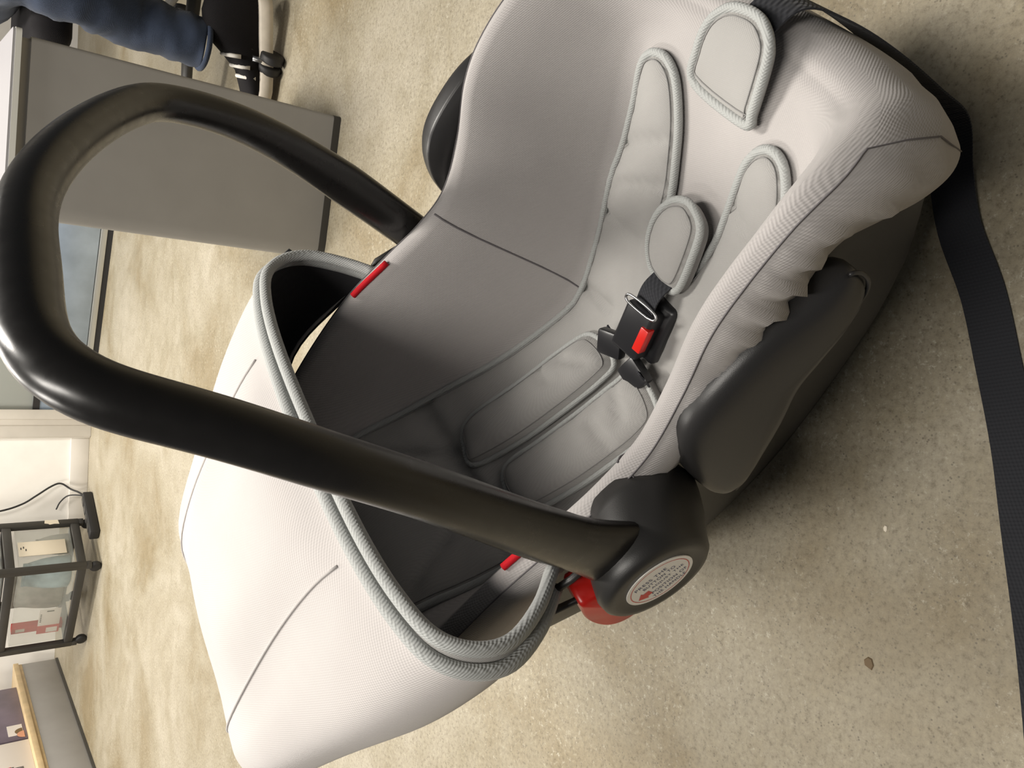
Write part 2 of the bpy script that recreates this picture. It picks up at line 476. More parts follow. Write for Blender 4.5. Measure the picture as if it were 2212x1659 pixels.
rows.append([Vector((p.x, 0, p.z)) for p in c_])
SHELL = loft('shell', rows, 'shell', SEAT, closed_c=True)

# side wings (the smooth black pads that stand proud of the shell)
W_OUT = [(0.094, 0.304), (0.075, 0.279), (0.061, 0.246), (0.070, 0.233), (0.100, 0.238), (0.137, 0.246), (0.1765, 0.257), (0.209, 0.255), (0.247, 0.252), (0.258, 0.264), (0.252, 0.279), (0.224, 0.298), (0.192, 0.3155), (0.150, 0.3245), (0.120, 0.321)]
M['wing'] = plain('smooth_black_wing', (0.026, 0.025, 0.025), 0.36, 0.5, 0.12, 1800)
def wing(sgn, dy=0.0, dz=0.0):
    cx, cz = 0.165, 0.281
    ol = cat_rom([(a, 0, b) for a, b in W_OUT], 5, True)
    rows = []
    # ring scale, outward y
    for sc, y in ((0.98, 0.176), (1.0, 0.181), (1.0, 0.189), (0.985, 0.1945), (0.95, 0.1990), (0.88, 0.2025), (0.75, 0.2055), (0.5, 0.2075), (0.2, 0.2085), (0.02, 0.2085)):
        r = []
        for p in ol:
            x = cx + (p.x - cx) * sc; z = cz + (p.z - cz) * sc
            tilt = (z - cz) * -0.18 + (x - cx) * -0.05
            bulge = 0.004 * math.sin((x - 0.08) * 14)
            r.append(Vector((x, sgn * (y + dy + tilt + bulge), z + dz)))
        rows.append(r)
    o = loft('side_wing', rows, 'wing', SEAT, closed_c=True, caps=True)
    # moulded lip along the lower edge
    lo = [p for p in ol]
    k0 = 3 * 5; k1 = 10 * 5
    tube('moulded_lip', [Vector((p.x, sgn * (0.1965 + dy - (p.z - cz) * 0.18 - (p.x - cx) * 0.05 + 0.004 * math.sin((p.x - 0.08) * 14)), p.z + dz - 0.001)) for p in ol[k0:k1]], 0.0016, 'wing', o, 8)
    return o
wing(-1); wing(1, 0.014, 0.030)

# ------------------------------------------------------------------ carrying handle
HP = [(0.020, -0.222, 0.315), (0.032, -0.219, 0.365), (0.048, -0.216, 0.415), (0.075, -0.216, 0.475), (0.099, -0.212, 0.533), (0.109, -0.200, 0.585), (0.1125, -0.183, 0.622),
      (0.1135, -0.170, 0.658), (0.1135, -0.160, 0.677), (0.113, -0.138, 0.6945), (0.113, -0.105, 0.6955), (0.113, -0.065, 0.694), (0.113, -0.031, 0.692), (0.112, 0.012, 0.6855),
      (0.110, 0.066, 0.666), (0.107, 0.122, 0.640), (0.104, 0.178, 0.604), (0.102, 0.199, 0.580), (0.097, 0.208, 0.521), (0.080, 0.209, 0.465), (0.057, 0.208, 0.402), (0.030, 0.206, 0.340), (0.012, 0.204, 0.295)]
hp = cat_rom(HP, 6)
for _ in range(26): hp = [hp[0]] + [(hp[i - 1] + hp[i] * 2 + hp[i + 1]) / 4 for i in range(1, len(hp) - 1)] + [hp[-1]]
rad = []
for p in hp:
    k = max(0, min(1, (0.58 - p.z) / 0.17)); k2 = max(0, min(1, (0.40 - p.z) / 0.09))
    ra = lerp(0.0142, 0.0205, k ** 1.5) + (0.017 * k2 ** 1.6 if p.y < 0 else 0); rb = lerp(0.0150, 0.0130, k)
    g = math.exp(-((p.y + 0.075) / 0.035) ** 2) if p.z > 0.67 else 0
    rad.append((ra, rb + 0.0012 * g))
vs, fs = tube_data(hp, rad, 24, False, (1, 0, 0))
HANDLE = mesh('carry_handle', vs, fs, 'handle', SEAT)
PX, PZ = 0.018, 0.308
def lathe_y(name, prof, mat, parent, sgn, cx=PX, cz=PZ, n=40, squash=None):
    rows = []
    if sgn > 0: cx, cz = 0.008, 0.275; prof = [(r_ * 0.45, y - 0.014) for r_, y in prof if y > 0.19]
    for r_, y in prof:
        rr = []
        sh = max(0, min(1, (0.236 - y) / 0.045))
        for k in range(n):
            a = 2 * math.pi * k / n
            rr.append(Vector((cx + 0.010 * sh + r_ * math.cos(a), sgn * y, cz - 0.016 * sh + r_ * math.sin(a))))
        rows.append(rr)
    return loft(name, rows, mat, parent, closed_c=True, caps=True)
for sgn in (-1, 1):
    lathe_y('pivot_hub', [(0.045, 0.178), (0.049, 0.192), (0.050, 0.203), (0.0495, 0.220), (0.0470, 0.234), (0.0445, 0.2415), (0.041, 0.2445), (0.036, 0.2452), (0.0335, 0.2440), (0.002, 0.2440)], 'hub', HANDLE, sgn)
    # red release button behind the hub
    if sgn > 0: continue
    bo = cat_rom([(PX - 0.045, 0, PZ + 0.030), (PX - 0.056, 0, PZ + 0.026), (PX - 0.074, 0, PZ + 0.008), (PX - 0.087, 0, PZ - 0.020), (PX - 0.086, 0, PZ - 0.040), (PX - 0.072, 0, PZ - 0.050), (PX - 0.04, 0, PZ - 0.045), (PX - 0.03, 0, PZ - 0.01)], 4, True)
    cxx = sum((p.x for p in bo)) / len(bo); czz = sum((p.z for p in bo)) / len(bo)
    rows = []
    for sc, y in ((0.93, 0.196), (1.0, 0.199), (1.0, 0.2225), (0.93, 0.2255), (0.02, 0.2258)):
        rows.append([Vector((cxx + (p.x - cxx) * sc, sgn * y, czz + (p.z - czz) * sc)) for p in bo])
    loft('release_button', rows, 'redplastic', HANDLE, closed_c=True, caps=True)

# instruction sticker on the near hub
def disc(name, r0, r1, y, mat, parent, n=56):
    vs = []; fs = []
    for k in range(n):
        a = 2 * math.pi * k / n
        vs.append((PX + r1 * math.cos(a), y, PZ + r1 * math.sin(a)))
    if r0 <= 0:
        fs.append(tuple(range(n)))
    else:
        for k in range(n):
            a = 2 * math.pi * k / n; vs.append((PX + r0 * math.cos(a), y, PZ + r0 * math.sin(a)))
        for k in range(n): fs.append((k, (k + 1) % n, n + (k + 1) % n, n + k))
    return mesh(name, vs, fs, mat, parent, smooth=False)
rows = [[Vector((PX + r_ * math.cos(2 * math.pi * k / 56), y, PZ + r_ * math.sin(2 * math.pi * k / 56))) for k in range(56)] for r_, y in ((0.0280, -0.2438), (0.0278, -0.2446), (0.0005, -0.2446))]
STK = loft('instruction_sticker', rows, 'sticker', SEAT, closed_c=True, caps=True); STK['label'] = 'round white printed sticker'
for p in STK.data.polygons: p.use_smooth = False
disc('printed_ring', 0.0243, 0.0249, -0.24475, 'stickred', STK)
TA = math.atan2(0.31435 - 0.32747, 0.03369 - 0.00926)   # slope of the lettering
tx = Vector((math.cos(TA), 0, math.sin(TA))); ty = Vector((-math.sin(TA), 0, math.cos(TA)))
def on_stick(u, v, d=0.0): return Vector((PX, -0.24478 - d, PZ)) + tx * u + ty * v
def text_mesh(name, s, wid, hgt, mat, parent, place):
    cu = bpy.data.curves.new(name, 'FONT'); cu.body = s; cu.size = 1.0; cu.align_x = 'CENTER'; cu.align_y = 'CENTER'
    cu.space_character = 1.1
    o = bpy.data.objects.new(name, cu); COL.objects.link(o)
    dg = bpy.context.evaluated_depsgraph_get(); me = bpy.data.meshes.new_from_object(o.evaluated_get(dg))
    bpy.data.objects.remove(o); bpy.data.curves.remove(cu)
    xs = [v.co.x for v in me.vertices]; ys = [v.co.y for v in me.vertices]
    cx_, cy_ = (min(xs) + max(xs)) / 2, (min(ys) + max(ys)) / 2; kx = wid / (max(xs) - min(xs)); ky = hgt / (max(ys) - min(ys))
    for v in me.vertices: v.co = place((v.co.x - cx_) * kx, (v.co.y - cy_) * ky)
    me.materials.clear()
    return link(name, me, mat, parent, smooth=False)
for s_, u0, u1, v0 in [('PRESS THE', -0.0172, 0.0111, 0.0125), ('BUTTON TO', -0.0129, 0.0157, 0.0055), ('ADJUST THE', -0.0085, 0.0205, -0.0020), ('POSITION OF', -0.0118, 0.0200, -0.0098), ('THE HANDLE', -0.0135, 0.0160, -0.0170)]:
    text_mesh('lettering', s_, u1 - u0, 0.0043, 'ink', STK, lambda u, v, c=(u0 + u1) / 2, v0=v0: on_stick(u + c, v + v0))
arrow = [(-0.0222, -0.0049), (-0.0168, 0.0022), (-0.0163, -0.0009), (-0.0113, -0.0009), (-0.0108, -0.0088), (-0.0155, -0.0088), (-0.0157, -0.0118)]
mesh('printed_arrow', [on_stick(u, v, 0.00003) for u, v in arrow], [tuple(range(len(arrow)))], 'stickred', STK, smooth=False)

# ------------------------------------------------------------------ hood
HS = [  # arches from the opening to the back: base ... top (x, half width, z)
    [(-0.04, 0.203, 0.346), (-0.048, 0.228, 0.372), (-0.056, 0.245, 0.404), (-0.063, 0.241, 0.432), (-0.069, 0.221, 0.453), (-0.073, 0.185, 0.464), (-0.076, 0.135, 0.471), (-0.078, 0.07, 0.475), (-0.079, 0, 0.476)],
    [(-0.085, 0.211, 0.37), (-0.092, 0.231, 0.386), (-0.098, 0.24, 0.41), (-0.104, 0.236, 0.44), (-0.11, 0.2162, 0.463), (-0.114, 0.178, 0.476), (-0.117, 0.1272, 0.484), (-0.119, 0.068, 0.496), (-0.12, 0, 0.499)],
    [(-0.15, 0.205, 0.4), (-0.155, 0.221, 0.409), (-0.16, 0.226, 0.422), (-0.166, 0.2211, 0.4513), (-0.172, 0.2026, 0.4733), (-0.176, 0.1666, 0.4853), (-0.179, 0.122, 0.4926), (-0.182, 0.065, 0.5093), (-0.183, 0, 0.514)],
    [(-0.235, 0.178, 0.402), (-0.24, 0.191, 0.416), (-0.244, 0.195, 0.432), (-0.248, 0.1948, 0.458), (-0.252, 0.181, 0.479), (-0.255, 0.154, 0.492), (-0.258, 0.12, 0.4982), (-0.262, 0.062, 0.5137), (-0.264, 0, 0.518)],
    [(-0.32, 0.149, 0.398), (-0.326, 0.16, 0.414), (-0.329, 0.164, 0.436), (-0.331, 0.1672, 0.4585), (-0.332, 0.159, 0.4815), (-0.332, 0.138, 0.4945), (-0.332, 0.114, 0.4976), (-0.336, 0.06, 0.4967), (-0.338, 0, 0.498)],
    [(-0.372, 0.126, 0.389), (-0.381, 0.134, 0.41), (-0.386, 0.137, 0.434), (-0.387, 0.1383, 0.4496), (-0.384, 0.1331, 0.4673), (-0.378, 0.12, 0.4778), (-0.372, 0.102, 0.4807), (-0.376, 0.055, 0.4751), (-0.378, 0, 0.475)],
    [(-0.398, 0.109, 0.389), (-0.41, 0.112, 0.41), (-0.416, 0.113, 0.43), (-0.417, 0.111, 0.448), (-0.413, 0.1048, 0.4461), (-0.406, 0.0941, 0.4543), (-0.4, 0.0818, 0.4574), (-0.404, 0.0443, 0.454), (-0.406, 0, 0.455)],
    [(-0.405, 0.07, 0.389), (-0.42, 0.07, 0.405), (-0.428, 0.07, 0.42), (-0.43, 0.068, 0.434), (-0.427, 0.064, 0.446), (-0.421, 0.057, 0.4285), (-0.416, 0.05, 0.432), (-0.42, 0.027, 0.435), (-0.421, 0, 0.436)],
]
def arch_full(a): return [Vector((x, -wd, z)) for x, wd, z in a] + [Vector((x, wd, z)) for x, wd, z in reversed(a[:-1])]
HB = [arch_full(a) for a in HS]
HB2 = []                                     # smooth both ways
for a in HB: HB2.append(cat_rom(a, 5))
ncol = len(HB2[0]); HR = None
cols = [cat_rom([r[k] for r in HB2], 5) for k in range(ncol)]
HR = [[cols[k][i] for k in range(ncol)] for i in range(len(cols[0]))]
HOOD = loft('hood', HR, 'hoodfab', SEAT)
cen = Vector((-0.2, 0, 0.36))
def inset(p, d): return p + (Vector((lerp(p.x, -0.2, 0.25), 0, 0.36)) - p).normalized() * d
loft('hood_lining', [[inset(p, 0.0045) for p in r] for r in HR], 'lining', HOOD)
rimc = HR[0]
def rim_off(dx, inn): return [inset(p, inn) + Vector((dx, 0, dx * 0.25)) for p in rimc]
tube('outer_piping', rim_off(0.003, 0.0005), 0.0058, 'piping', HOOD, 10)
tube('inner_piping', rim_off(0.0170, 0.0105), 0.0056, 'piping', HOOD, 10)
# band of cloth between the two pipings
loft('rim_band', [rim_off(0.003, 0.004), rim_off(0.0165, 0.0085)], 'insert', HOOD)
# seams between the top panel and each side panel
for sgn in (-1, 1):
    k = min(range(ncol), key=lambda k: abs(HR[0][k].y - sgn * 0.118))
    tube('panel_seam', [r[k] + Vector((0, 0, 0.0003)) for r in HR[2:34]], 0.0013, 'seamlight', HOOD, 6)
# stitching of the lower hem
for sgn in (0, ncol - 1):
    tube('hem', [r[sgn] for r in HR], 0.0022, 'hoodfab', HOOD, 6)
# small folded brand tag on the far top of the rim
tg = rimc[min(range(ncol), key=lambda k: (rimc[k] - Vector((-0.056, 0.245, 0.404))).length)]
tgo = box('woven_tag', (tg.x - 0.004, tg.y + 0.010, tg.z + 0.010), (0.016, 0.002, 0.022), 'lining', HOOD, 0.0006, 1, Matrix.Rotation(0.5, 3, 'Y'))
M['pink'] = plain('pink_thread', (0.75, 0.12, 0.28), 0.8)
for q in ((-0.003, 0.003), (0.001, -0.001), (-0.001, -0.005)):
    box('embroidered_mark', (tg.x - 0.004 + q[0], tg.y + 0.0088, tg.z + 0.010 + q[1]), (0.007, 0.0006, 0.0012), 'pink', HOOD, 0, 1, Matrix.Rotation(0.9, 3, 'Y'))
# plastic stays that hold the hood to the hub
for sgn in (-1, 1):
    tube('hood_stay', [(-0.045, sgn * 0.203, 0.352), (-0.02, sgn * 0.208, 0.345), (0.0, sgn * 0.205, 0.33)], 0.0032, 'hub', HOOD, 8)
    tube('hood_stay', [(-0.055, sgn * 0.212, 0.350), (-0.035, sgn * 0.215, 0.325), (-0.005, sgn * 0.212, 0.305)], 0.0030, 'hub', HOOD, 8)

# ------------------------------------------------------------------ infant insert
INS = [(-0.235, -0.085), (-0.18, -0.108), (-0.12, -0.112), (-0.06, -0.112), (0.0, -0.112), (0.06, -0.112), (0.12, -0.112), (0.19, -0.108), (0.245, -0.104), (0.276, -0.090), (0.281, -0.068), (0.262, -0.050), (0.22, -0.044), (0.175, -0.040), (0.145, -0.025),
       (0.140, 0.0), (0.150, 0.018), (0.180, 0.024), (0.215, 0.030), (0.255, 0.038), (0.283, 0.052), (0.292, 0.074), (0.280, 0.094), (0.24, 0.099), (0.18, 0.106), (0.10, 0.109), (0.035, 0.109), (-0.03, 0.110), (-0.09, 0.111), (-0.14, 0.111), (-0.19, 0.106), (-0.235, 0.085)]
RIMZ = Smooth([(x, z) for x, wd, z in RIM[1:-1]])
def seat_z(x, y):
    v = 1 - abs(y) / 0.171; t = max(0, min(1, v / VA)); s_ = 0.35 * t + 0.65 * t * t * (3 - 2 * t)
    if x > 0.26 or x < -0.2: s_ = max(s_, 0.93)
    return RIMZ(x) + (zs(x, y) - RIMZ(x)) * s_
ins_base = lambda x, y: seat_z(x, y) + 0.005
creases = [((0.055, 0.05), (0.045, 0.115), 0.0045, 0.010), ((0.05, -0.05), (0.04, -0.115), 0.0045, 0.010), ((0.235, 0.045), (0.205, 0.10), 0.0035, 0.006), ((0.20, 0.03), (0.17, 0.09), 0.004, 0.008), ((0.14, 0.04), (0.135, 0.10), 0.004, 0.008),
           ((-0.13, -0.11), (-0.135, 0.11), 0.005, 0.010), ((-0.19, -0.09), (-0.13, -0.02), 0.004, 0.008), ((-0.135, 0.03), (-0.20, 0.10), 0.005, 0.011), ((0.23, -0.05), (0.21, -0.1), 0.0035, 0.006)]
INSERT = pad('infant_insert', INS, ins_base, 0.0135, 'insert', SEAT, step=0.0065, edge=0.011, creases=creases, per=5, wob=0.0007, pipe=0.0038)
ins_top = lambda x, y: zs(x, y) + 0.018

# shoulder pads of the harness
SPF = [(0.020, 0.004), (0.026, 0.026), (0.020, 0.052), (-0.004, 0.060), (-0.05, 0.062), (-0.092, 0.060), (-0.112, 0.050), (-0.120, 0.028), (-0.122, 0.004), (-0.100, -0.002), (-0.05, -0.001), (0.0, -0.001)]
pad('shoulder_pad', SPF, lambda x, y: zs(x, y) + 0.023 + 0.004 * math.cos(x * 20), lambda x, y: 0.020, 'insert', SEAT, step=0.005, edge=0.009, per=5, wob=0.0008, pipe=0.0030,
    creases=[((0.006, 0.02), (-0.01, 0.045), 0.0035, 0.005), ((-0.03, 0.03), (-0.035, 0.06), 0.0035, 0.005)], drop=0.012)['label'] = 'shoulder pad on the far harness strap'
SPN = [(0.034, -0.022), (0.036, -0.048), (0.026, -0.078), (0.004, -0.086), (-0.03, -0.086), (-0.07, -0.084), (-0.10, -0.078), (-0.108, -0.05), (-0.100, -0.02), (-0.07, -0.015), (-0.03, -0.015), (0.01, -0.016)]
pad('shoulder_pad', SPN, lambda x, y: zs(x, y) + 0.027 + 0.004 * math.cos(x * 20), lambda x, y: 0.020, 'insert', SEAT, step=0.005, edge=0.009, per=5, wob=0.001, pipe=0.0030,
    creases=[((0.012, -0.03), (0.004, -0.06), 0.0035, 0.006), ((-0.02, -0.04), (-0.02, -0.075), 0.0035, 0.006)], drop=0.012)['label'] = 'shoulder pad on the near harness strap'

# crotch pad, its strap and the buckle
CP = [(0.206, -0.006), (0.205, -0.020), (0.196, -0.034), (0.176, -0.040), (0.150, -0.038), (0.132, -0.030), (0.126, -0.012), (0.132, 0.008), (0.150, 0.018), (0.176, 0.018), (0.196, 0.010)]
pad('crotch_pad', CP, lambda x, y: zs(x, y) + 0.021 + 0.003 * math.cos((x - 0.16) * 40), 0.012, 'insert', SEAT, step=0.005, edge=0.008, per=5, pipe=0.0036, drop=0.010)
def strap(name, pts, wid, mat, parent, side=None, th=0.0016, per=6):
    c = cat_rom(pts, per); vs = []; m = len(c)
    sd = cat_rom(side, per) if isinstance(side, list) else None
    for i, p in enumerate(c):
        T = (c[min(i + 1, m - 1)] - c[max(i - 1, 0)]).normalized()
        B = (sd[i] if sd else Vector(side)); B = (B - T * B.dot(T)).normalized(); Nn = T.cross(B).normalized()
        for a, b in ((-1, -1), (1, -1), (1, 1), (-1, 1)): vs.append(p + B * (wid / 2 * a) + Nn * (th / 2 * b))
    fs = []
    for i in range(m - 1):
        for k in range(4): fs.append((i * 4 + k, i * 4 + (k + 1) % 4, (i + 1) * 4 + (k + 1) % 4, (i + 1) * 4 + k))
    fs += [(0, 1, 2, 3), tuple((m - 1) * 4 + k for k in range(4))]
    return mesh(name, vs, fs, mat, parent, smooth=False)
strap('crotch_strap', [(0.165, -0.012, 0.190), (0.142, -0.013, 0.193), (0.120, -0.014, 0.203), (0.098, -0.014, 0.199)], 0.026, 'webbing', SEAT, side=(0, 1, 0))
BR = Matrix.Rotation(math.radians(-12), 3, 'Y') @ Matrix.Rotation(math.radians(12), 3, 'X')
bc = Vector((0.078, -0.014, 0.190))
BUCK = box('buckle', bc, (0.052, 0.034, 0.024), 'buckle', SEAT, 0.0045, 3, BR)
box('buckle_release', bc + BR @ Vector((0.0, -0.0145, 0.0095)), (0.026, 0.0095, 0.010), 'redplastic', BUCK, 0.001, 2, BR)
ml = [bc + BR @ Vector(v) for v in ((0.024, -0.0155, 0.0125), (0.0315, -0.0155, 0.0125), (0.0315, 0.0155, 0.0125), (0.024, 0.0155, 0.0125))]
tube('strap_loop', cat_rom(ml, 5, True), 0.0013, 'steel', BUCK, 8, True)
for sgn, dx in ((1, -0.002), (-1, -0.012)):
    b0 = bc + BR @ Vector((-0.030 + dx, sgn * 0.019, 0.003))
    t_ = box('buckle_tongue', b0, (0.026, 0.030, 0.012), 'buckle', BUCK, 0.003, 2, BR @ Matrix.Rotation(sgn * 0.35, 3, 'Z'))
    ends = [(0.050, 0.012, 0.184), (0.034, 0.018, 0.172), (0.012, 0.026, 0.160), (-0.02, 0.030, 0.166)] if sgn > 0 else [(0.044, -0.034, 0.186), (0.036, -0.040, 0.174), (0.015, -0.046, 0.160), (-0.02, -0.05, 0.168)]
    strap('harness_strap', ends, 0.025, 'webbing', SEAT, side=(0, 1, 0))
box('buckle_housing', bc + BR @ Vector((0.002, -0.004, -0.014)), (0.064, 0.044, 0.016), 'buckle', BUCK, 0.005, 3, BR)

# adjuster flap at the foot end and the long strap that comes out from under it
AF = [(0.289, 0.024), (0.286, -0.040), (0.296, -0.045), (0.320, -0.045), (0.339, -0.039), (0.350, -0.022), (0.351, -0.003), (0.346, 0.014), (0.332, 0.026), (0.310, 0.029)]
pad('adjuster_flap', AF, lambda x, y: zs(x, y) + 0.009 + max(0, x - 0.29) * 0.22, 0.006, 'insert', SEAT, step=0.005, edge=0.005, per=5, pipe=0.0040, drop=0.006)
# far away strap
strap('adjuster_strap', [(0.325, -0.010, 0.258), (0.350, -0.012, 0.263), (0.371, -0.014, 0.247), (0.376, -0.020, 0.200), (0.373, -0.032, 0.145), (0.364, -0.044, 0.085), (0.352, -0.056, 0.040), (0.318, -0.078, 0.018), (0.284, -0.112, 0.007), (0.252, -0.164, 0.003), (0.214, -0.214, 0.002), (0.170, -0.270, 0.002), (0.122, -0.324, 0.002), (0.05, -0.405, 0.002), (-0.06, -0.52, 0.002)], 0.036, 'webbing', SEAT,
      side=[(0, 1, 0), (0, 1, 0), (0, 1, 0), (-0.05, 1, 0), (-0.12, 1, 0), (-0.25, 0.95, 0), (-0.5, 0.85, 0), (-0.72, 0.69, 0), (-0.80, 0.60, 0), (-0.82, 0.57, 0), (-0.80, 0.60, 0), (-0.78, 0.62, 0), (-0.76, 0.65, 0), (-0.75, 0.66, 0), (-0.75, 0.66, 0)])

# ================================================================== the room behind
M['cab'] = plain('grey_laminate', (0.31, 0.30, 0.285), 0.5, 0.4, 0.05, 800, 0.04)
M['cabtop'] = plain('grey_top', (0.34, 0.33, 0.34), 0.45)
M['edge'] = plain('pale_edge', (0.72, 0.72, 0.68), 0.35)
M['dark'] = plain('dark_plinth', (0.05, 0.047, 0.043), 0.5)
M['wall'] = plain('white_paint', (0.86, 0.83, 0.78), 0.6, 0.3, 0, 1, 0.03)
M['casing'] = plain('scuffed_casing', (0.70, 0.66, 0.60), 0.5, 0.4, 0, 1, 0.06, vscale=8)
M['bluereflect'] = plain('brushed_steel_kickplate', (0.36, 0.43, 0.52), 0.38, 0.5, 0, 1, 0.25, 0.6, 5)  # blue reflection in the steel is painted into its base colour
M['alu'] = plain('aluminium', (0.55, 0.55, 0.52), 0.35, 0.5, metal=0.7)
M['doorgrey'] = plain('door_grey', (0.36, 0.38, 0.36), 0.5)
M['rubber'] = plain('black_rubber', (0.018, 0.017, 0.017), 0.6)
M['cart'] = plain('black_cart_plastic', (0.045, 0.042, 0.038), 0.45, 0.5, 0, 1, 0.1)
M['denim'] = fabric('blue_denim', (0.030, 0.041, 0.068), 0.002, 0.5, 0.1, 0.35)
M['shoeblack'] = fabric('black_canvas', (0.012, 0.011, 0.012), 0.002, 0.4, 0.0)
M['shoewhite'] = plain('worn_white_rubber', (0.60, 0.54, 0.45), 0.6, 0.3, 0, 1, 0.1, vscale=30)
M['lace'] = plain('white_lace', (0.66, 0.63, 0.58), 0.8)
M['wood'] = plain('pale_wood', (0.62, 0.47, 0.27), 0.5, 0.4, 0, 1, 0.12, vscale=20)
M['boxpurple'] = plain('mauve_print', (0.16, 0.13, 0.17), 0.45, 0.5, 0, 1, 0.3, vscale=6)
M['boxwhite'] = plain('white_card', (0.72, 0.67, 0.62), 0.5)
M['paper'] = plain('cream_paper', (0.80, 0.72, 0.58), 0.7)
M['skin'] = plain('printed_skin', (0.62, 0.30, 0.18), 0.5)
M['hair'] = plain('printed_hair', (0.16, 0.10, 0.04), 0.5)
M['redcard'] = plain('red_card', (0.50, 0.02, 0.02), 0.45)
M['bluefoil'] = plain('blue_foil', (0.02, 0.03, 0.22), 0.3)
M['aqua'] = plain('pale_blue_bag', (0.32, 0.45, 0.50), 0.45, 0.5, 0, 1, 0.2, vscale=25)
M['greybag'] = plain('grey_bag', (0.32, 0.31, 0.27), 0.45, 0.5, 0, 1, 0.25, vscale=20)
def clear_plastic():
    m, nt, b = new_mat('frosted_plastic')
    b.inputs['Base Color'].default_value = (0.72, 0.74, 0.68, 1); b.inputs['Roughness'].default_value = 0.35
    b.inputs['Alpha'].default_value = 0.17
    return m
M['clear'] = clear_plastic()

# walls
wb = box('wall_back', (0.0, 5.0, 1.3), (9.0, 0.10, 2.6), 'wall'); tag(wb, 'white painted back wall', 'wall', kind='structure')
wm = box('wall_middle', (-0.54, 4.58, 1.3), (0.44, 0.74, 2.6), 'wall'); tag(wm, 'bright white wall pier beside the door', 'wall', kind='structure')
bb = box('baseboard_middle', (-0.545, 4.203, 0.039), (0.43, 0.012, 0.078), 'casing', None, 0.003); tag(bb, 'scuffed white baseboard', 'baseboard', kind='structure')
t1 = box('trim_1', (-0.268, 4.205, 1.05), (0.13, 0.07, 2.1), 'casing', None, 0.004); tag(t1, 'scuffed white door casing', 'trim', kind='structure')
box('casing_bead', (-0.222, 4.166, 1.05), (0.045, 0.012, 2.1), 'casing', t1, 0.003)
box('casing_bead', (-0.300, 4.168, 1.05), (0.052, 0.008, 2.1), 'casing', t1, 0.003)
# steel door standing ajar: kick plate, rails, rubber seals
DA = Vector((-0.195, 4.185, 0)); DB = Vector((0.70, 3.80, 0)); dd = (DB - DA); DL = dd.length; da = math.atan2(dd.y, dd.x)
door = box('door_1', (0, 0, 1.05), (DL, 0.04, 2.02), 'doorgrey', None, 0.003); door.location = (DA + DB) / 2 + Vector((0, 0.02, 0)); door.rotation_euler[2] = da
tag(door, 'grey steel door with a black rubber seal and a kick plate coloured as reflecting blue', 'door', kind='structure')
box('door_seal', (0, -0.018, 0.011), (DL, 0.018, 0.022), 'rubber', door)
box('bottom_rail', (0, -0.024, 0.036), (DL - 0.004, 0.012, 0.026), 'alu', door, 0.002)
box('kick_plate', (0, -0.023, 0.135), (DL - 0.004, 0.008, 0.165), 'bluereflect', door, 0.001)
box('rubber_strip', (0, -0.024, 0.229), (DL - 0.004, 0.010, 0.026), 'rubber', door)

# low grey counter end with a pale-edged top
ca = math.atan2(0.062, -0.301) - math.pi
CT = empty('counter', (0.412, 1.60, 0), ca, 'grey laminate counter end with a pale-edged top, behind the handle', 'counter')
bm = bmesh.new()
prof = []
for cx_, cy_, a0 in ((0.155 - 0.008, 0.008, -90), (0.155 - 0.008, 0.34 - 0.008, 0), (-0.155 + 0.03, 0.34 - 0.03, 90), (-0.155 + 0.03, 0.03, 180)):
    r_ = 0.008 if cx_ > 0 else 0.03
    for k in range(7):
        a = math.radians(a0 + k * 15); prof.append((cx_ + r_ * math.cos(a), cy_ + r_ * math.sin(a)))
def prism(name, pr, z0, z1, mat, parent, sc=1.0, grow=0.0):
    n = len(pr); cx_ = sum(p[0] for p in pr) / n; cy_ = sum(p[1] for p in pr) / n
    vs = []
    for z in (z0, z1):
        for p in pr:
            d = Vector((p[0] - cx_, p[1] - cy_)); l = d.length
            d = d * ((l + grow) / l); vs.append((cx_ + d.x, cy_ + d.y, z))
    fs = [tuple(range(n)), tuple(range(n, 2 * n))] + [(i, (i + 1) % n, n + (i + 1) % n, n + i) for i in range(n)]
    o = mesh(name, vs, fs, mat, parent)
    o.data.set_sharp_from_angle(angle=math.radians(40)); return o
bm.free()
prism('plinth', prof, 0.0, 0.016, 'dark', CT, grow=0.001)
prism('carcass', prof, 0.016, 0.575, 'cab', CT)
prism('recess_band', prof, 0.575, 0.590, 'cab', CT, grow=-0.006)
prism('edge_band', prof, 0.590, 0.599, 'edge', CT, grow=0.012)
prism('worktop', prof, 0.599, 0.603, 'cabtop', CT, grow=0.010)

